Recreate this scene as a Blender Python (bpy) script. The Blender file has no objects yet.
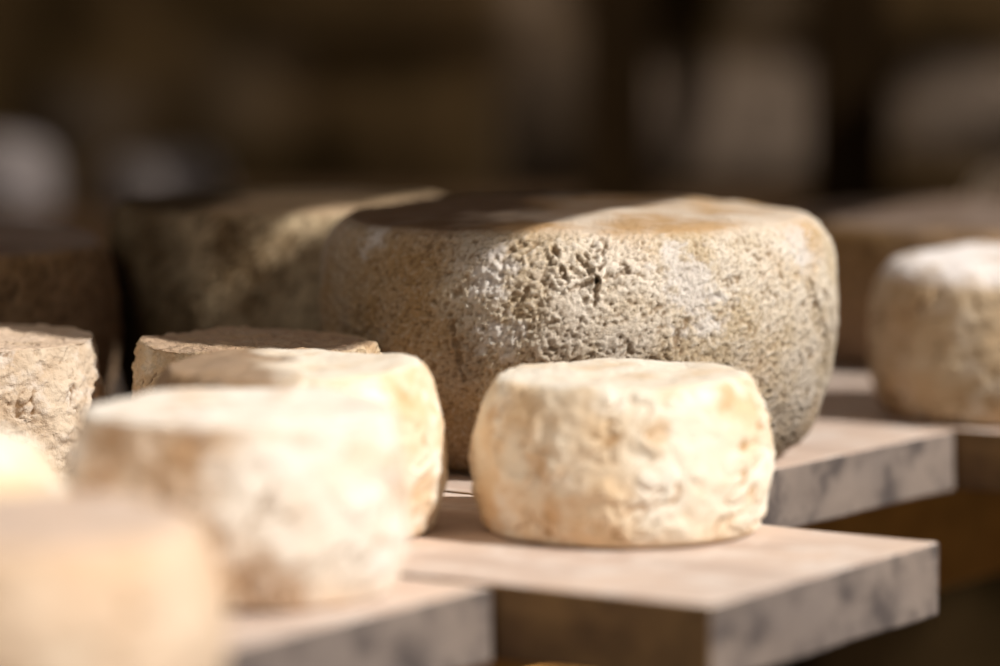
import bpy, bmesh, math, random
from mathutils import Vector, noise, Matrix

C = bpy.context.scene.collection
H = 0.26                      # camera height above the shelf tops (m)
FPX, CX, CY, YH = 3700.0, 500.0, 333.0, -80.0
PITCH = math.atan((CY - YH) / FPX)

# ------------------------------------------------------------------ camera
cam = bpy.data.cameras.new('camera')
cam.sensor_width = 36.0
cam.lens = FPX / 1000.0 * 36.0
cam.clip_start = 0.02
cam.dof.use_dof = True
cam.dof.focus_distance = 6.42 * H
cam.dof.aperture_fstop = 2.7
cam_o = bpy.data.objects.new('camera', cam)
cam_o.location = (0, 0, H)
cam_o.rotation_euler = (math.pi / 2 - PITCH, 0, 0)
C.objects.link(cam_o)
bpy.context.scene.camera = cam_o

def at(px, py, z=0.0):
    """point of the plane height z (m) seen at photo pixel px, py"""
    cx, cy = (px - CX) / FPX, (CY - py) / FPX
    c, s = math.cos(PITCH), math.sin(PITCH)
    d = Vector((cx, c + cy * s, -s + cy * c))
    t = (z - H) / d.z
    return Vector((d.x * t, d.y * t, z))

def lin(r, g, b):
    f = lambda v: v / 12.92 if v <= 0.04045 else ((v + 0.055) / 1.055) ** 2.4
    return (f(r / 255), f(g / 255), f(b / 255), 1.0)

# ------------------------------------------------------------------ node helpers
class NT:
    def __init__(s, name):
        s.m = bpy.data.materials.new(name); s.m.use_nodes = True
        s.n = s.m.node_tree.nodes; s.l = s.m.node_tree.links
        s.bsdf = s.n['Principled BSDF']
        s.bsdf.inputs['Specular IOR Level'].default_value = 0.25
        s.bsdf.inputs['Roughness'].default_value = 0.85
        s.co = s.n.new('ShaderNodeTexCoord').outputs['Object']
    def put(s, sock, v):
        if isinstance(v, bpy.types.NodeSocket): s.l.new(v, sock)
        else: sock.default_value = v
    def map(s, scale=(1, 1, 1), loc=(0, 0, 0), src=None):
        n = s.n.new('ShaderNodeMapping'); s.l.new(src or s.co, n.inputs[0])
        n.inputs['Scale'].default_value = scale; n.inputs['Location'].default_value = loc
        return n.outputs[0]
    def noise(s, scale, detail=4, rough=0.55, vec=None, dist=0.0):
        n = s.n.new('ShaderNodeTexNoise'); s.l.new(vec or s.co, n.inputs['Vector'])
        n.inputs['Scale'].default_value = scale; n.inputs['Detail'].default_value = detail
        n.inputs['Roughness'].default_value = rough; n.inputs['Distortion'].default_value = dist
        return n.outputs['Fac']
    def voro(s, scale, vec=None, feature='F1', out='Distance'):
        n = s.n.new('ShaderNodeTexVoronoi'); n.feature = feature
        s.l.new(vec or s.co, n.inputs['Vector']); n.inputs['Scale'].default_value = scale
        return n.outputs[out]
    def ramp(s, f, a, b, c0=(0, 0, 0, 1), c1=(1, 1, 1, 1)):
        n = s.n.new('ShaderNodeValToRGB'); s.l.new(f, n.inputs[0])
        e = n.color_ramp.elements
        e[0].position, e[1].position = a, b; e[0].color, e[1].color = c0, c1
        return n.outputs[0]
    def mix(s, fac, a, b, mode='MIX'):
        n = s.n.new('ShaderNodeMix'); n.data_type = 'RGBA'; n.blend_type = mode
        s.put(n.inputs[0], fac); s.put(n.inputs[6], a); s.put(n.inputs[7], b)
        return n.outputs[2]
    def math(s, op, a, b=0.0):
        n = s.n.new('ShaderNodeMath'); n.operation = op
        s.put(n.inputs[0], a); s.put(n.inputs[1], b)
        return n.outputs[0]
    def attr(s, name):
        n = s.n.new('ShaderNodeAttribute'); n.attribute_name = name
        return n.outputs['Fac']
    def bump(s, h, strength, dist, prev=None):
        n = s.n.new('ShaderNodeBump'); s.l.new(h, n.inputs['Height'])
        n.inputs['Strength'].default_value = strength; n.inputs['Distance'].default_value = dist
        if prev: s.l.new(prev, n.inputs['Normal'])
        return n.outputs[0]
    def done(s, col, nrm=None):
        s.put(s.bsdf.inputs['Base Color'], col)
        if nrm: s.l.new(nrm, s.bsdf.inputs['Normal'])
        return s.m

# ------------------------------------------------------------------ rind materials
def rind_big(name, light, mid, dark, ochre, top, top2, topdark, topdark_amt=1.0, bs=0.7, side_shade=0.42, lowdark=0.55):
    t = NT(name)
    cav, tp, tilt = t.attr('cav'), t.attr('topness'), t.attr('tone')
    n1 = t.noise(26, 5, 0.6); n2 = t.noise(9, 4, 0.55, t.map((1, 1, 1), (3.1, 1.7, 0)))
    n3 = t.noise(520, 3, 0.7); n4 = t.noise(190, 4, 0.65)
    side = t.mix(t.ramp(n1, 0.40, 0.62), mid, light)
    side = t.mix(t.math('MULTIPLY', t.ramp(n2, 0.47, 0.62), 0.7), side, ochre)
    side = t.mix(t.math('MULTIPLY', t.ramp(n4, 0.58, 0.72), 0.55), side, light)
    side = t.mix(t.math('MULTIPLY', t.ramp(cav, 0.26, 0.50, (1, 1, 1, 1), (0, 0, 0, 1)), 0.68), side, dark)
    side = t.mix(t.math('MULTIPLY', t.ramp(cav, 0.55, 0.75), 0.6), side, light)
    side = t.mix(t.math('MULTIPLY', tilt, side_shade), side, topdark)  # tone puts the shaded left side into the rind colour
    side = t.mix(t.math('MULTIPLY', t.ramp(n3, 0.56, 0.70), 0.4), side, dark)
    m1 = t.noise(17, 4, 0.6, t.map((1, 1, 1), (0.4, 2.2, 0)))
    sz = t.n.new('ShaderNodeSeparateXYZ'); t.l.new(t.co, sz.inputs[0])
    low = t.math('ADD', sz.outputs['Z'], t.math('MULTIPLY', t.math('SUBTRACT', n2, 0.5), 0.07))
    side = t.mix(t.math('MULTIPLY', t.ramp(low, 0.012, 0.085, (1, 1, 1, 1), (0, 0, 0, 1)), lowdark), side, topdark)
    side = t.mix(t.attr('mould'), side, lin(236, 230, 226))
    topc = t.mix(t.ramp(m1, 0.42, 0.58), top, top2)
    topc = t.mix(t.math('MULTIPLY', t.ramp(n3, 0.55, 0.72), 0.4), topc, mid)
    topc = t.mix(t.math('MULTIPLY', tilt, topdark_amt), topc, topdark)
    col = t.mix(tp, side, topc)
    b = t.bump(t.noise(520, 5, 0.75), bs, 0.0018)
    b = t.bump(t.noise(190, 5, 0.7, None, 0.4), bs * 0.9, 0.003, b)
    return t.done(col, b)

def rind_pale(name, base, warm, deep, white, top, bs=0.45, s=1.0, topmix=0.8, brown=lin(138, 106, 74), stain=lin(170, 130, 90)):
    t = NT(name)
    cav, tp = t.attr('cav'), t.attr('topness')
    n1 = t.noise(22 * s, 4, 0.55); n2 = t.noise(48 * s, 4, 0.6, t.map((1, 1, 1.5), (2, 5, 1)))
    n3 = t.noise(34 * s, 4, 0.6, t.map((1, 1, 1.3), (7, 1, 4)))
    col = t.mix(t.ramp(n1, 0.38, 0.60), warm, base)
    col = t.mix(t.math('MULTIPLY', t.ramp(n3, 0.52, 0.66), 0.8), col, white)
    col = t.mix(t.math('MULTIPLY', t.ramp(n2, 0.57, 0.70), 0.55), col, warm)
    col = t.mix(t.ramp(cav, 0.12, 0.42, (1, 1, 1, 1), (0, 0, 0, 1)), col, deep)
    tc = t.mix(t.ramp(n2, 0.5, 0.75), top, warm)
    col = t.mix(t.math('MULTIPLY', tp, topmix), col, tc)
    col = t.mix(t.math('MULTIPLY', t.attr('tone'), 0.85), col, brown)  # shelf shade painted on as brown where tone is set
    col = t.mix(t.attr('mould'), col, stain)
    b = t.bump(t.noise(260, 5, 0.65), bs, 0.0016)
    b = t.bump(t.noise(85, 4, 0.6), bs, 0.003, b)
    return t.done(col, b)

# ------------------------------------------------------------------ wood materials
def wood(name, c1, c2, c3, mold, mold_amt, grain=(2.2, 60, 60), bs=0.35):
    t = NT(name)
    g = t.noise(1.0, 6, 0.62, t.map(grain), 0.6)
    g2 = t.noise(9, 4, 0.6); g3 = t.noise(34, 5, 0.62, t.map((1, 1, 1), (3, 8, 2)))
    col = t.mix(t.ramp(g, 0.35, 0.66), c1, c2)
    col = t.mix(t.math('MULTIPLY', t.ramp(g2, 0.44, 0.62), 0.7), col, c3)
    col = t.mix(t.math('MULTIPLY', t.ramp(g3, 0.48, 0.62), mold_amt), col, mold)
    b = t.bump(g, bs, 0.002)
    b = t.bump(t.noise(240, 5, 0.7), bs * 0.8, 0.0012, b)
    return t.done(col, b)

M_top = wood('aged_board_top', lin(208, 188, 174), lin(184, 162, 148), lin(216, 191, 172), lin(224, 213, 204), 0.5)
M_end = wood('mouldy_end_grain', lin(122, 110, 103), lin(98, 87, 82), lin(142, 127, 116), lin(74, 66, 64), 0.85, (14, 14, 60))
M_side = wood('brown_board_side', lin(120, 92, 68), lin(84, 64, 48), lin(150, 118, 80), lin(70, 55, 44), 0.4, (3, 40, 70))  # sides and undersides darker brown than the tops
M_beam = wood('brown_beam', lin(190, 134, 68), lin(150, 102, 52), lin(170, 122, 64), lin(124, 84, 44), 0.4, (3, 40, 60))
M_post = wood('dark_post', lin(40, 28, 14), lin(26, 17, 8), lin(46, 32, 16), lin(24, 16, 8), 0.4, (40, 40, 3))
M_rail = wood('dark_rail', lin(66, 48, 32), lin(48, 35, 22), lin(80, 60, 42), lin(44, 34, 26), 0.4)

for _m, _v in ((M_post, 0.02), (M_rail, 0.02), (M_side, 0.08), (M_beam, 0.08)):
    _m.node_tree.nodes['Principled BSDF'].inputs['Specular IOR Level'].default_value = _v

# ------------------------------------------------------------------ object helpers
def tag(o, label=None, cat=None, group=None, kind=None):
    if label: o['label'] = label
    if cat: o['category'] = cat
    if group: o['group'] = group
    if kind: o['kind'] = kind
    return o

def link(name, bm, mats, smooth=True):
    me = bpy.data.meshes.new(name); bm.to_mesh(me); bm.free()
    for m in mats: me.materials.append(m)
    if smooth:
        for p in me.polygons: p.use_smooth = True
    o = bpy.data.objects.new(name, me); C.objects.link(o)
    return o

def fbm(p, oct=4, gain=0.5, lac=2.1):
    a, s, v = 1.0, 1.0, 0.0
    for i in range(oct):
        v += a * noise.noise(p * s); a *= gain; s *= lac
    return v

def interp(tab, t):
    for (a, va), (b, vb) in zip(tab, tab[1:]):
        if t <= b:
            u = (t - a) / max(1e-9, b - a); u = u * u * (3 - 2 * u) * 0.35 + u * 0.65
            return va + (vb - va) * u
    return tab[-1][1]

def catmull(pts, n):
    """resample a polyline smoothly, equal arc steps"""
    P = [pts[0]] + pts + [pts[-1]]
    fine = []
    for i in range(1, len(P) - 2):
        p0, p1, p2, p3 = [Vector(q) for q in P[i - 1:i + 3]]
        for k in range(40):
            t = k / 40
            fine.append(0.5 * (2 * p1 + (p2 - p0) * t + (2 * p0 - 5 * p1 + 4 * p2 - p3) * t * t + (3 * p1 - p0 - 3 * p2 + p3) * t ** 3))
    fine.append(Vector(pts[-1]))
    L = [0.0]
    for a, b in zip(fine, fine[1:]): L.append(L[-1] + (b - a).length)
    out, j = [], 0
    for k in range(n + 1):
        s = L[-1] * k / n
        while j < len(L) - 2 and L[j + 1] < s: j += 1
        u = (s - L[j]) / max(1e-9, L[j + 1] - L[j])
        out.append(fine[j].lerp(fine[j + 1], u))
    return out

# profiles: (radius fraction, height fraction) from the base centre round the side to the top centre
PROF = {
 'big':   [(0, 0), (.45, 0), (.70, 0), (.785, .005), (.84, .05), (.905, .14), (.965, .32), (1, .53), (.995, .70), (.965, .86), (.905, .95), (.82, .985), (.6, 1.0), (.3, 1.0), (0, 1.0)],
 'square':[(0, 0), (.5, 0), (.80, 0), (.87, .01), (.92, .06), (.965, .18), (1, .42), (1, .62), (.985, .82), (.965, .92), (.93, .975), (.87, .995), (.6, 1.0), (.3, 1.0), (0, 1.0)],
 'small': [(0, 0), (.5, 0), (.82, 0), (.895, .008), (.935, .07), (.975, .20), (1, .40), (.985, .62), (.94, .80), (.885, .92), (.845, .975), (.79, .998), (.55, 1.0), (.3, 1.0), (0, 1.0)],
 'taper': [(0, 0), (.5, 0), (.84, 0), (.91, .01), (.95, .07), (.99, .22), (1, .36), (.985, .58), (.945, .80), (.91, .93), (.895, .98), (.865, 1.0), (.55, 1.0), (.3, 1.0), (0, 1.0)],
 'round': [(0, 0), (.5, 0), (.80, 0), (.88, .008), (.93, .07), (.985, .22), (1, .42), (.985, .62), (.955, .76), (.90, .87), (.80, .945), (.66, .98), (.4, 1.0), (.2, 1.0), (0, 1.0)],
 'dome':  [(0, 0), (.5, 0), (.84, 0), (.91, .01), (.95, .07), (1, .26), (.99, .45), (.93, .68), (.82, .85), (.66, .95), (.45, .99), (.2, 1.0), (0, 1.0)],
}

def crust_big(p, side):
    lump = fbm(p * 17, 3) * 0.0024
    w = fbm(p * 90, 3, 0.6) * 1.6
    q = Vector((p.x, p.y, p.z * 1.15))
    b1 = 1 - abs(noise.noise(q * 95 + Vector((w, 0, w))))             # wrinkle crests
    n2 = 1 - abs(noise.noise(q * 300 + Vector((5, w, 2))))
    n3 = noise.noise(q * 640 + Vector((w, 8, 2)))
    area = max(0.0, min(1.0, 0.45 + 1.5 * noise.noise(p * 24 + Vector((3, 3, 8)))))
    d = (b1 - 0.8) * 0.0028 * area + (n2 - 0.8) * 0.0020 + n3 * 0.0011
    cav = 0.50 + (b1 - 0.8) * 0.5 * area + (n2 - 0.8) * 0.45 + n3 * 0.36
    return lump + d * (0.12 + 0.88 * side), cav * side + 0.6 * (1 - side)

def crust_small(p, side):
    lump = fbm(p * 26, 3) * 0.0022
    q = Vector((p.x * 75, p.y * 75, p.z * 125))
    w = fbm(p * 60, 2) * 0.8
    r1 = noise.noise(q + Vector((w, 0, w)))
    crease = max(0.0, 0.16 - abs(r1)) / 0.16 * max(0.0, min(1.0, 0.5 + 1.6 * noise.noise(p * 40 + Vector((9, 4, 1)))))
    f = fbm(p * 240, 3)
    d = r1 * 0.0012 - crease * 0.0016 + f * 0.0004
    cav = 0.62 - crease * 0.5 + f * 0.14 + r1 * 0.08
    return lump + d * (0.3 + 0.7 * side), cav * side + 0.62 * (1 - side)

def crust_rough(p, side):
    lump = fbm(p * 24, 3) * 0.0025
    q = Vector((p.x * 110, p.y * 110, p.z * 170))
    w = fbm(p * 80, 2) * 1.1
    r1 = noise.noise(q + Vector((w, 2, w)))
    crease = max(0.0, 0.20 - abs(r1)) / 0.20 * max(0.0, min(1.0, 0.45 + 1.8 * noise.noise(p * 55 + Vector((1, 4, 7)))))
    f = fbm(p * 330, 3, 0.6)
    d = r1 * 0.0013 - crease * 0.0013 + f * 0.0008
    cav = 0.60 - crease * 0.5 + f * 0.22 + r1 * 0.1
    return lump + d * (0.5 + 0.5 * side), cav * side + (0.56 + f * 0.2) * (1 - side)

CR = {'big': crust_big, 'small': crust_small, 'rough': crust_rough}

def wheel(X, Y, R, Z, prof, crust, mat, seed, label, cat='cheese', group=None, rot=0.0, segs=300, rings=130,
          shade_dir=None, dents=(), tilt=(0, 0), amp=1.0, scars=(), tn=(0.72, 0.22), moulds=()):
    """X, Y, R, Z in camera heights"""
    rnd = random.Random(seed)
    R *= H; Z *= H
    P = catmull([(r * R, z * Z) for r, z in PROF[prof]], rings)
    off = Vector((rnd.uniform(-50, 50), rnd.uniform(-50, 50), rnd.uniform(-50, 50)))
    ph = [rnd.uniform(0, 6.28) for _ in range(3)]
    bm = bmesh.new()
    lc = bm.verts.layers.float.new('cav'); lt = bm.verts.layers.float.new('topness'); ld = bm.verts.layers.float.new('tone'); lm = bm.verts.layers.float.new('mould')
    rows = []
    f = CR[crust]
    nP = len(P)
    for i, p in enumerate(P):
        r, z = p.x, p.y
        if i == 0 or i == nP - 1:
            v = bm.verts.new((0, 0, z)); v[lc] = 0.62; v[lt] = 1.0 if i else 0.0
            v[ld] = 1.0 if shade_dir and shade_dir[3] > 0 else 0.0
            rows.append([v]); continue
        a, b = P[i - 1], P[i + 1]
        tx, tz = b.x - a.x, b.y - a.y
        L = math.hypot(tx, tz) or 1
        nr, nz = tz / L, -tx / L
        base = nz < -0.5 and z < 0.05 * Z
        top = max(0.0, min(1.0, (nz - tn[0]) / tn[1]))
        row = []
        for k in range(segs):
            th = 2 * math.pi * k / segs
            c, s = math.cos(th), math.sin(th)
            rr = r * (1 + amp * (0.008 * math.sin(2 * th + ph[0]) + 0.006 * math.sin(3 * th + ph[1]) + 0.004 * math.sin(5 * th + ph[2])))
            pos = Vector((rr * c, rr * s, z))
            d, cav = f(pos + off, 1 - top)
            if base: d = min(0.0, d) * 0.0
            for (dth, dz, w, depth) in dents:
                dd = ((th - dth + math.pi) % (2 * math.pi) - math.pi) * R / w
                e = math.exp(-(dd * dd + ((z - dz * Z) / w) ** 2))
                d -= depth * e; cav -= 0.25 * e
            for (ath, az, bth, bz, w, depth) in scars:       # cracks in the rind, angle / height fraction from a to b
                u0 = ((th - ath + math.pi) % (2 * math.pi) - math.pi) * R; v0 = z - az * Z
                u1 = ((bth - ath + math.pi) % (2 * math.pi) - math.pi) * R; v1 = (bz - az) * Z
                L2 = u1 * u1 + v1 * v1
                q = max(0.0, min(1.0, (u0 * u1 + v0 * v1) / L2))
                wob = 0.0022 * noise.noise(Vector((u0 * 220, v0 * 220, 3.3)))
                dist = math.hypot(u0 - u1 * q, v0 - v1 * q) + wob
                if abs(dist) < 4 * w and top < 0.5:
                    e = math.exp(-(dist / w) ** 2); d -= depth * e; cav -= 0.32 * e
                    e2 = math.exp(-((abs(dist) - 2.0 * w) / w) ** 2); d += 0.6 * depth * e2
            pos += Vector((nr * c, nr * s, nz)) * d * amp
            pos.z = max(0.0, pos.z)
            v = bm.verts.new(pos); v[lc] = cav; v[lt] = top * (0.92 + 0.08 * noise.noise(pos * 60))
            for (ath, az, w) in moulds:
                u0 = ((th - ath + math.pi) % (2 * math.pi) - math.pi) * R
                q = math.hypot(u0, z - az * Z) / w + 0.9 * fbm(pos * 130 + off, 4, 0.65)
                v[lm] = max(v[lm], max(0.0, min(0.6, 1.1 - 0.9 * q)))
            if shade_dir:
                dx, dy, o, _s = shade_dir
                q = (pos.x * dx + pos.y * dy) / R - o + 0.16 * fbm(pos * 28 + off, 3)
                v[ld] = max(0.0, min(1.0, 0.5 + q * 5))  # painted-on shade, stronger toward this direction
            row.append(v)
        rows.append(row)
    for A, B in zip(rows, rows[1:]):
        if len(A) == 1:
            for k in range(segs): bm.faces.new((A[0], B[(k + 1) % segs], B[k]))
        elif len(B) == 1:
            for k in range(segs): bm.faces.new((A[k], A[(k + 1) % segs], B[0]))
        else:
            for k in range(segs):
                k2 = (k + 1) % segs
                bm.faces.new((A[k], A[k2], B[k2], B[k]))
    o = link('cheese_wheel', bm, [mat])
    o.location = (X * H, Y * H, 0.0008)
    o.rotation_euler = (tilt[0], tilt[1], rot)
    return tag(o, label, cat, group)

def board(poly, z1, z0, mats, label, cat='shelf board', group=None, name='shelf_board', seed=0, end_axis=None, cuts=28):
    """skewed plank: poly = 4 world xy corners (m): along the length 0-1, 3-2; ends 1-2 and 0-3"""
    p0 = Vector(poly[0]); ax = (Vector(poly[1]) - p0).normalized()
    ang = math.atan2(ax.y, ax.x)
    R = Matrix.Rotation(-ang, 2)
    loc = [R @ (Vector(q) - p0) for q in poly]
    bm = bmesh.new()
    vb = [bm.verts.new((q.x, q.y, z0 - z1)) for q in loc]
    vt = [bm.verts.new((q.x, q.y, 0)) for q in loc]
    bm.faces.new(vt); bm.faces.new(vb[::-1])
    for k in range(4):
        k2 = (k + 1) % 4
        bm.faces.new((vb[k], vb[k2], vt[k2], vt[k]))
    bmesh.ops.bevel(bm, geom=list(bm.edges), offset=0.0016, segments=2, affect='EDGES', profile=0.6)
    bm.normal_update()
    long = [e for e in bm.edges if e.calc_length() > 0.03]
    bmesh.ops.subdivide_edges(bm, edges=long, cuts=cuts, use_grid_fill=True)
    bm.normal_update()
    off = Vector((seed * 3.7, seed * 1.3, seed * 7.1))
    for v in bm.verts:
        n = fbm(v.co * 22 + off, 3) * 0.0007 + noise.noise(v.co * 160 + off) * 0.0004
        v.co += v.normal * n
    bm.normal_update()
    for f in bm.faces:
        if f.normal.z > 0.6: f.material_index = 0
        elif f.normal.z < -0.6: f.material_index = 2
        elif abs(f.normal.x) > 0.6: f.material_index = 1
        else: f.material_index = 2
    o = link(name, bm, mats, smooth=True)
    o.location = (p0.x, p0.y, z1); o.rotation_euler = (0, 0, ang)
    try:
        m = o.modifiers.new('wn', 'WEIGHTED_NORMAL'); m.keep_sharp = True
    except Exception: pass
    return tag(o, label, cat, group)

def v2(p): return Vector((p.x, p.y))

# ================================================================== shelf boards
E = Vector((math.cos(math.radians(54)), math.sin(math.radians(54))))          # across the boards (along their cut ends)
L = Vector((math.cos(math.radians(149)), math.sin(math.radians(149))))        # along the boards, into the cellar
T = 0.12 * H
LEN = 1.55

A0 = v2(at(711, 606)); A1 = v2(at(940, 542))
WB = [M_top, M_end, M_side]
G_B = 'thick aged boards of the cheese shelf'
gap = 0.003
L2 = Vector((math.cos(math.radians(146.3)), math.sin(math.radians(146.3))))
B1 = v2(at(498, 584)) - E * gap                         # back corner of the near board, against the front side of board A
B0 = B1 - E * 0.185
nL = Vector((0.515, 0.857)) * 1.0
# C starts just behind A's back side; its end line passes through pixel 780,468 and 955,430
C1 = v2(at(955, 430)); Cq = v2(at(780, 468)); ce = (C1 - Cq).normalized()
# intersection with A's back side line
def isect(p, d, q, e):
    den = d.x * e.y - d.y * e.x
    t = ((q.x - p.x) * e.y - (q.y - p.y) * e.x) / den
    return p + d * t
C0 = isect(Cq, ce, A1, L2) + E * gap
D0 = C1 + E * gap - L * 0.10
D1 = D0 + E * 0.24
EX0 = D1 + E * gap + L * 0.05
EX1 = EX0 + E * 0.2
def plank(p0, p1, label, seed, ln=LEN, d0=L, d1=L):
    # long side first: far end -> near end
    return board([p0 + d0 * ln, p0, p1, p1 + d1 * ln], 0.0, -T, WB, label, group=G_B, seed=seed)
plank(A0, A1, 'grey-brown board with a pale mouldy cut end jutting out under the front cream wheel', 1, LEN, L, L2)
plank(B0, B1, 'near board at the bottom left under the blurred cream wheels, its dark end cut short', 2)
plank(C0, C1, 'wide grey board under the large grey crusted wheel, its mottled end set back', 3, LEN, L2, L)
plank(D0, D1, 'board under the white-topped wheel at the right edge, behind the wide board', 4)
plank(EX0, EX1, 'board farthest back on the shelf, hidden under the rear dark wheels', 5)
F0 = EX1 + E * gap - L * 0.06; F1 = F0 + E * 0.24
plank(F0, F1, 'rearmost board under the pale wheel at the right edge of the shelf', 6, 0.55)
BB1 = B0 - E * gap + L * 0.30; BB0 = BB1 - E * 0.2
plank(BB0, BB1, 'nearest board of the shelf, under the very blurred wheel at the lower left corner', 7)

# beam under the boards
bs0 = v2(C1) - Vector((0.30 * H, 0))
q0 = bs0 - ce * 0.75; q1 = bs0 + ce * 1.1
board([q0, q1, q1 + L * 0.05, q0 + L * 0.05], -T - 0.001, -T - 0.28 * H, [M_beam, M_beam, M_beam],
      'brown wooden support beam running beneath the shelf boards at the right', 'beam', name='support_beam', seed=9)
r0 = q0 + L * 1.2; r1 = q1 - ce * 0.5 + L * 1.2
board([r0, r1, r1 + L * 0.05, r0 + L * 0.05], -T - 0.001, -T - 0.28 * H, [M_beam, M_beam, M_beam],
      'brown wooden support beam beneath the far left ends of the shelf boards', 'beam', name='support_beam', seed=10)

# ================================================================== cheese wheels
LB = dict(light=lin(242, 230, 214), mid=lin(214, 194, 164), dark=lin(128, 98, 62), ochre=lin(208, 162, 96),
          top=lin(226, 208, 188), top2=lin(200, 160, 112), topdark=lin(104, 78, 54))
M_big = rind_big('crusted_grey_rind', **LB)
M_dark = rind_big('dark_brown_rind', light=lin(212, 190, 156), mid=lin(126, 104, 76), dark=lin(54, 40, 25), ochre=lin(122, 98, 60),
                  top=lin(170, 146, 116), top2=lin(176, 150, 122), topdark=lin(58, 44, 26), bs=0.4, side_shade=0.7, lowdark=0.85)
M_dark.node_tree.nodes['Principled BSDF'].inputs['Specular IOR Level'].default_value = 0.08
M_brown = rind_big('brown_rind', light=lin(160, 130, 98), mid=lin(128, 100, 68), dark=lin(66, 48, 28), ochre=lin(142, 108, 62),
                   top=lin(126, 110, 100), top2=lin(108, 90, 78), topdark=lin(120, 100, 86), bs=0.4)
CP = dict(base=lin(230, 219, 200), warm=lin(220, 192, 156), deep=lin(172, 132, 86), white=lin(242, 236, 224), top=lin(238, 228, 212))
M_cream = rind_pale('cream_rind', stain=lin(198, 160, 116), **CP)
M_white = rind_pale('white_mould_rind', base=lin(234, 221, 206), warm=lin(206, 174, 142), deep=lin(132, 98, 62), white=lin(250, 243, 236), top=lin(250, 242, 230), s=0.8)
M_peach = rind_pale('peach_rind', base=lin(214, 188, 162), warm=lin(202, 166, 132), deep=lin(176, 138, 100), white=lin(214, 194, 170), top=lin(206, 184, 170), s=0.7)
M_rough = rind_pale('rough_buff_rind', base=lin(208, 189, 166), warm=lin(190, 165, 138), deep=lin(126, 98, 70), white=lin(218, 206, 194), top=lin(206, 180, 156), bs=0.9, s=1.5)
M_dusty_shade = rind_pale('dusty_shaded_buff_rind', base=lin(214, 190, 156), warm=lin(190, 158, 122), deep=lin(120, 90, 62), white=lin(222, 204, 180), top=lin(164, 136, 114), bs=1.2, s=2.0)  # dusty top, its colour darkened further to stand for shelf shade
M_roughw = rind_pale('buff_rind_white_top', base=lin(206, 186, 158), warm=lin(186, 158, 124), deep=lin(98, 72, 46), white=lin(216, 202, 184), top=lin(248, 240, 236), bs=0.5, s=1.0, topmix=1.0)
M_grey = rind_pale('pale_grey_rind', base=lin(112, 103, 101), warm=lin(92, 82, 75), deep=lin(70, 60, 50), white=lin(124, 117, 118), top=lin(120, 110, 106))

th = lambda px, c, r: -math.pi / 2 + math.asin(max(-1, min(1, (px - c) / r)))
g = lambda px: th(px, 579, 259)
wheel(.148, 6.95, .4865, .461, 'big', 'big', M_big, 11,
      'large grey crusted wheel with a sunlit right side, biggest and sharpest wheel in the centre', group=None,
      segs=900, rings=340, shade_dir=(-0.85, 0.2, 0.12, 0),
      moulds=[(g(362), .955, .011), (g(490), .80, .011), (g(500), .60, .010), (g(690), .72, .014), (g(672), .84, .012), (g(800), .88, .014)],
      scars=[(g(592), .80, g(600), .93, .0009, .0016), (g(592), .80, g(572), .88, .0009, .0016), (g(592), .80, g(618), .83, .0009, .0015), (g(592), .80, g(588), .70, .0009, .0015),
             (g(592), .80, g(566), .76, .0008, .001), (g(548), .92, g(562), .80, .0009, .0016), (g(800), .75, g(822), .42, .0014, .0022), (g(818), .7, g(828), .5, .0010, .0016), (g(455), .62, g(462), .40, .001, .0012)])
wheel(.203, 6.05, .249, .256, 'small', 'small', M_cream, 23,
      'cream wheel alone at the front end of the jutting board, before the large grey wheel', segs=420, rings=190,
      moulds=[(th(487, 625, 152), .80, .006), (th(735, 625, 152), .90, .006), (th(655, 625, 152), .72, .006), (th(540, 625, 152), .5, .007), (th(550, 625, 152), .2, .008)])
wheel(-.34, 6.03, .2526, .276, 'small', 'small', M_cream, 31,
      'cream wheel with shade painted brown on its top, half hidden behind the white blurred wheel', segs=340, rings=150, shade_dir=(-1, -0.15, 0.12, 0),
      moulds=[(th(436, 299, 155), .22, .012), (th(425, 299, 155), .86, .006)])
wheel(-.394, 5.50, .257, .272, 'taper', 'small', M_white, 47,
      'whitish blurred wheel with a dark patch near its base, before the wheel with the shade-browned top', segs=300, rings=130,
      dents=[(th(255, 240, 172), .14, .016, .003)],
      moulds=[(th(112, 240, 172), .87, .012), (th(195, 240, 172), .85, .010), (th(258, 240, 172), .20, .015), (th(300, 240, 172), .12, .010), (th(225, 240, 172), .45, .008)])
wheel(-.615, 4.6, .275, .25, 'small', 'small', M_peach, 53,
      'very blurred peach cream wheel, nearest of all in the lower left corner', segs=240, rings=110)
wheel(-.865, 5.2, .268, .278, 'dome', 'small', M_cream, 59,
      'blurred cream wheel at the left edge, little of it showing, below a rough buff wheel', segs=240, rings=110)
wheel(-.425, 6.515, .23, .255, 'taper', 'rough', M_dusty_shade, 61,
      'rough buff wheel with a dusty flat top darkened in colour for shade, behind the shade-browned cream wheel', segs=520, rings=230)
wheel(-.965, 6.58, .262, .255, 'taper', 'rough', M_rough, 67,
      'rough buff wheel with a creased rind, cut off by the left edge', segs=520, rings=230)
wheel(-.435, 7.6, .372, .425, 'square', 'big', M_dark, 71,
      'large dark brown wheel with a diagonal strip of light, left of the grey wheel', segs=360, rings=150, shade_dir=(-0.95, 0.1, 0.30, 1))
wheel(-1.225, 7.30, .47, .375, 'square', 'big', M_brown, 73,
      'brown wheel in shade at the left edge behind the rough buff wheel', segs=300, rings=120)
wheel(1.04, 7.50, .285, .328, 'round', 'rough', M_roughw, 79,
      'buff wheel with a bright white top at the right edge', segs=380, rings=170, tn=(0.38, 0.3), amp=0.8)
wheel(1.12, 8.47, .48, .332, 'square', 'big', M_brown, 83,
      'large brown wheel with a grey top behind the white-topped wheel', segs=300, rings=120)
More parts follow.
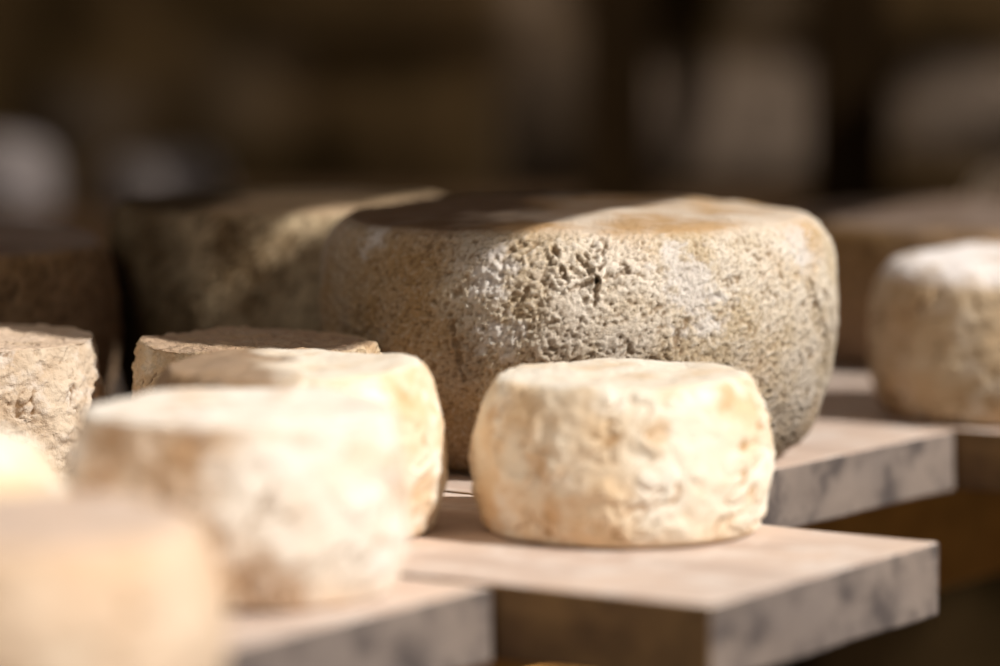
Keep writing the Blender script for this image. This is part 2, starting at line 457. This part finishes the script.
wheel(1.64, 9.85, .42, .38, 'dome', 'rough', M_rough, 89,
      'blurred beige wheel at the right edge, behind the grey-topped brown wheel', segs=240, rings=100)

# ================================================================== upper shelf (above the frame, shades the left half)
ZS = 1.5 * H
ep = Vector((0.898, -0.44))                        # horizontal direction the sun comes from
TE = 0.85                                          # rise of the sun per unit of horizontal run
E2 = Vector((0.44, 0.898))
def s_of(p): return (p.x * ep.x + p.y * ep.y) + (ZS - p.z) / TE
sG = s_of(at(500, 236, .452 * H))
def e_board(s0, s1, label, seed, t0=5.58, t1=14.0):
    a = ep * s0 + E2 * (t0 * H); b = ep * s0 + E2 * (t1 * H)
    c = ep * s1 + E2 * (t1 * H); d = ep * s1 + E2 * (t0 * H)
    return board([a, b, c, d][::-1], ZS + 0.03, ZS, [M_top, M_end, M_side], label, group='upper shelf boards', seed=seed, cuts=10)
pS1 = Vector((-.555, 7.246, .187)) * H                # lower edge of the light strip on the dark wheel
pS2 = Vector((-.555, 7.246, .305)) * H                # upper edge
sA = s_of(pS1); sB = s_of(pS2)
e_board(sA + 0.019, sG, 'upper shelf board overhead, above the shaded left side of the large grey wheel', 21)
e_board(sB - 0.19, sB, 'upper shelf board overhead, above the dark brown wheel', 22)
print('shadow lines', sG / H, sA / H, sB / H)
def cross_beam(tt, s0, s1, label, seed, wd=0.045):
    c0 = ep * s0 + E2 * (tt * H); c1 = ep * s1 + E2 * (tt * H)
    board([c0, c1, c1 + E2 * wd, c0 + E2 * wd], ZS - 0.0005, ZS - 0.05, [M_beam] * 3, label, 'beam', name='support_beam', seed=seed, cuts=6)
def rack_post(tt, ss, label, seed, zb=-0.95):
    c0 = ep * ss + E2 * (tt * H)
    board([c0, c0 + ep * .045, c0 + ep * .045 + E2 * .045, c0 + E2 * .045], ZS - 0.0505, zb, [M_post] * 3, label, 'post', name='rack_post', seed=seed, cuts=3)
sL = -5.3 * H
cross_beam(5.58, sL, sG - 0.062, 'brown bracket beam under the near ends of the upper shelf boards, widened to block light', 24, 0.15)  # out of view, widened to close a light leak between the boards
cross_beam(13.6, sL, sG, 'brown beam carrying the far ends of the upper shelf boards', 25)
rack_post(5.58, sL, 'square rack post at the far left carrying the bracket beam', 30, 0.001)
rack_post(13.6, sL, 'square rack post in the far left corner of the rack', 31)
rack_post(13.6, sG - 0.045, 'square rack post in the far right corner of the rack', 32)

# ================================================================== rear of the cellar
WY = 15.0 * H
def M_wall_make():
    t = NT('rubble_stone_wall')
    tone = t.attr('tone')
    n = t.noise(6, 5, 0.6); n2 = t.noise(40, 5, 0.65)
    col = t.mix(t.ramp(n, 0.38, 0.62), lin(44, 33, 18), lin(66, 50, 31))
    col = t.mix(t.math('MULTIPLY', t.ramp(n2, 0.5, 0.68), 0.5), col, lin(36, 26, 15))
    col = t.mix(tone, col, lin(182, 160, 142))
    b = t.bump(t.noise(30, 6, 0.65), 0.6, 0.01)
    return t.done(col, b)
M_wall = M_wall_make()
M_wall.node_tree.nodes['Principled BSDF'].inputs['Specular IOR Level'].default_value = 0.0
def wall():
    """rough stone wall: one surface with bulging stones; pale limewash remains on some stones"""
    bm = bmesh.new(); lt = bm.verts.layers.float.new('tone')
    x0, x1, z0, z1 = -3.2, 5.2, -0.95, 1.6
    nx, nz = 240, 90
    pale = []
    def pw(px, py): return ((px - CX) / FPX * WY, H - (py - YH) / FPX * WY)
    for (px, py, rx, ry, v) in [(732, 115, 92, 52, .55), (722, 150, 84, 28, .72), (968, 105, 58, 44, .75), (1060, 110, 60, 50, .6),
                                (545, 80, 40, 120, .16), (90, 120, 60, 40, .12), (250, 80, 60, 50, .05), (770, 15, 30, 30, .12)]:
        X, Z = pw(px, py); pale.append((X, Z, rx / FPX * WY, ry / FPX * WY, v))
    grid = []
    for i in range(nx + 1):
        col = []
        for j in range(nz + 1):
            x = x0 + (x1 - x0) * i / nx; z = z0 + (z1 - z0) * j / nz
            p = Vector((x * 4.2, 0, z * 6.5))
            d, pts = noise.voronoi(p)
            edge = min(1.0, (d[1] - d[0]) * 3.0)
            y = -0.035 * edge - 0.02 * noise.noise(Vector((x * 5, 3, z * 5)))
            v = bm.verts.new((x, WY + y, z))
            t = 0.0
            for (X, Z, rx, rz, val) in pale:
                q = ((x - X) / rx) ** 4 + ((z - Z) / rz) ** 4
                t = max(t, val * max(0.0, min(1.0, 1.6 - q)))
            v[lt] = t * (0.75 + 0.35 * noise.noise(Vector((x * 12, 7, z * 12)))) * (0.6 + 0.4 * edge)
            col.append(v)
        grid.append(col)
    for i in range(nx):
        for j in range(nz):
            bm.faces.new((grid[i][j], grid[i + 1][j], grid[i + 1][j + 1], grid[i][j + 1]))
    o = link('wall_back', bm, [M_wall]); tag(o, 'dark rubble stone wall with pale patches of old limewash', None, None, 'structure')
wall()
bm = bmesh.new()
bmesh.ops.create_grid(bm, x_segments=60, y_segments=60, size=4.2)
for v in bm.verts: v.co.z = 0.006 * noise.noise(v.co * 3)
o = link('floor', bm, [wood('packed_earth', lin(36, 27, 19), lin(28, 21, 15), lin(40, 30, 22), lin(26, 19, 14), .4, (6, 6, 6))]); o.location = (1.0, 0.0, -0.95)
tag(o, 'dark earthen cellar floor', None, None, 'structure')

# rear rack: posts, rail, shelf with blurred pale wheels
def upright(px, w, Yh, label, seed):
    X = (px - CX) / FPX * Yh
    a = Vector((X - w / 2, Yh)) * H; b = Vector((X + w / 2, Yh)) * H
    dd = Vector((0, w * 0.9 * H))
    board([a, b, b + dd, a + dd], 1.2, -0.95, [M_post] * 3, label, 'post', name='wooden_post', seed=seed, cuts=5)
upright(618, .22, 12.6, 'dark wooden post behind the middle of the large grey wheel', 41)
upright(852, .25, 12.6, 'wide dark wooden post behind the right end of the large grey wheel', 42)
def rail(y0px, y1px, x0px, x1px, Yh, dep, label, seed, name='rear_shelf_board'):
    z1 = H - (y0px - YH) / FPX * Yh * H; z0 = H - (y1px - YH) / FPX * Yh * H
    a = Vector(((x0px - CX) / FPX * Yh, Yh)) * H; b = Vector(((x1px - CX) / FPX * Yh, Yh)) * H
    dd = Vector((0, dep * H))
    return board([a, b, b + dd, a + dd], z1, z0, [M_rail] * 3, label, 'shelf board', name=name, seed=seed, cuts=8)
rail(226, 254, -260, 1500, 12.86, 1.6, 'dark shelf board at the back of the cellar, behind the wheels', 43)

zs = H - (226 - YH) / FPX * 12.86 * H
def rear_wheel(px, Yh, rpx, ytop, label, seed):
    o = wheel((px - CX) / FPX * Yh, Yh, rpx / FPX * Yh, 1 - (ytop - YH) / FPX * Yh - zs / H, 'dome', 'rough', M_grey, seed, label,
              group='pale wheels on the rear shelf', segs=160, rings=70)
    o.location.z = zs + 0.001
rear_wheel(2, 13.55, 56, 138, 'pale grey blurred wheel on the rear shelf at the left edge', 91)
rear_wheel(162, 13.55, 62, 152, 'pale grey blurred wheel on the rear shelf, above the gap left of the dark wheel', 92)

# ================================================================== light
sun = bpy.data.lights.new('cellar_window_light', 'SUN')
sun.energy = 5.0; sun.angle = math.radians(1.2); sun.color = (1.0, 0.962, 0.91)
so = bpy.data.objects.new('cellar_window_light', sun); C.objects.link(so)
ldir = Vector((ep.x, ep.y, TE)).normalized()
so.rotation_euler = ldir.to_track_quat('Z', 'Y').to_euler(); so.location = (2, -1, 2)

fl = bpy.data.lights.new('front_left_fill', 'AREA'); fl.shape = 'DISK'; fl.size = 1.1; fl.energy = 18; fl.color = (1.0, 0.93, 0.84)  # unseen fill added to lift the shaded fronts of the wheels
fo = bpy.data.objects.new('front_left_fill', fl); C.objects.link(fo); fo.location = (-1.5, -1.3, 1.5)
fo.rotation_euler = (Vector((-1.5, -1.3, 1.5)) - Vector((-0.1, 1.65, 0.05))).to_track_quat('Z', 'Y').to_euler()

f2 = bpy.data.lights.new('low_warm_fill', 'AREA'); f2.shape = 'DISK'; f2.size = 0.8; f2.energy = 3.2; f2.color = (1.0, 0.86, 0.68)  # added low fill for the beam and board sides, no real source
g2 = bpy.data.objects.new('low_warm_fill', f2); C.objects.link(g2); g2.location = (1.1, 0.1, -0.35)
g2.rotation_euler = (Vector((1.1, 0.1, -0.35)) - Vector((0.3, 1.7, -0.03))).to_track_quat('Z', 'Y').to_euler()

w = bpy.data.worlds.new('world'); bpy.context.scene.world = w; w.use_nodes = True
nt = w.node_tree; bg = nt.nodes['Background']
tc = nt.nodes.new('ShaderNodeTexCoord'); sx = nt.nodes.new('ShaderNodeSeparateXYZ'); nt.links.new(tc.outputs['Generated'], sx.inputs[0])
cr = nt.nodes.new('ShaderNodeValToRGB'); nt.links.new(sx.outputs['Z'], cr.inputs[0])
cr.color_ramp.elements[0].position = 0.0; cr.color_ramp.elements[0].color = (0.10, 0.08, 0.06, 1)
cr.color_ramp.elements[1].position = 0.7; cr.color_ramp.elements[1].color = (1.0, 0.93, 0.86, 1)
nt.links.new(cr.outputs[0], bg.inputs['Color']); bg.inputs['Strength'].default_value = 0.30

vs = bpy.context.scene.view_settings
vs.view_transform = 'Standard'; vs.look = 'None'; vs.exposure = 0.0; vs.gamma = 1.0
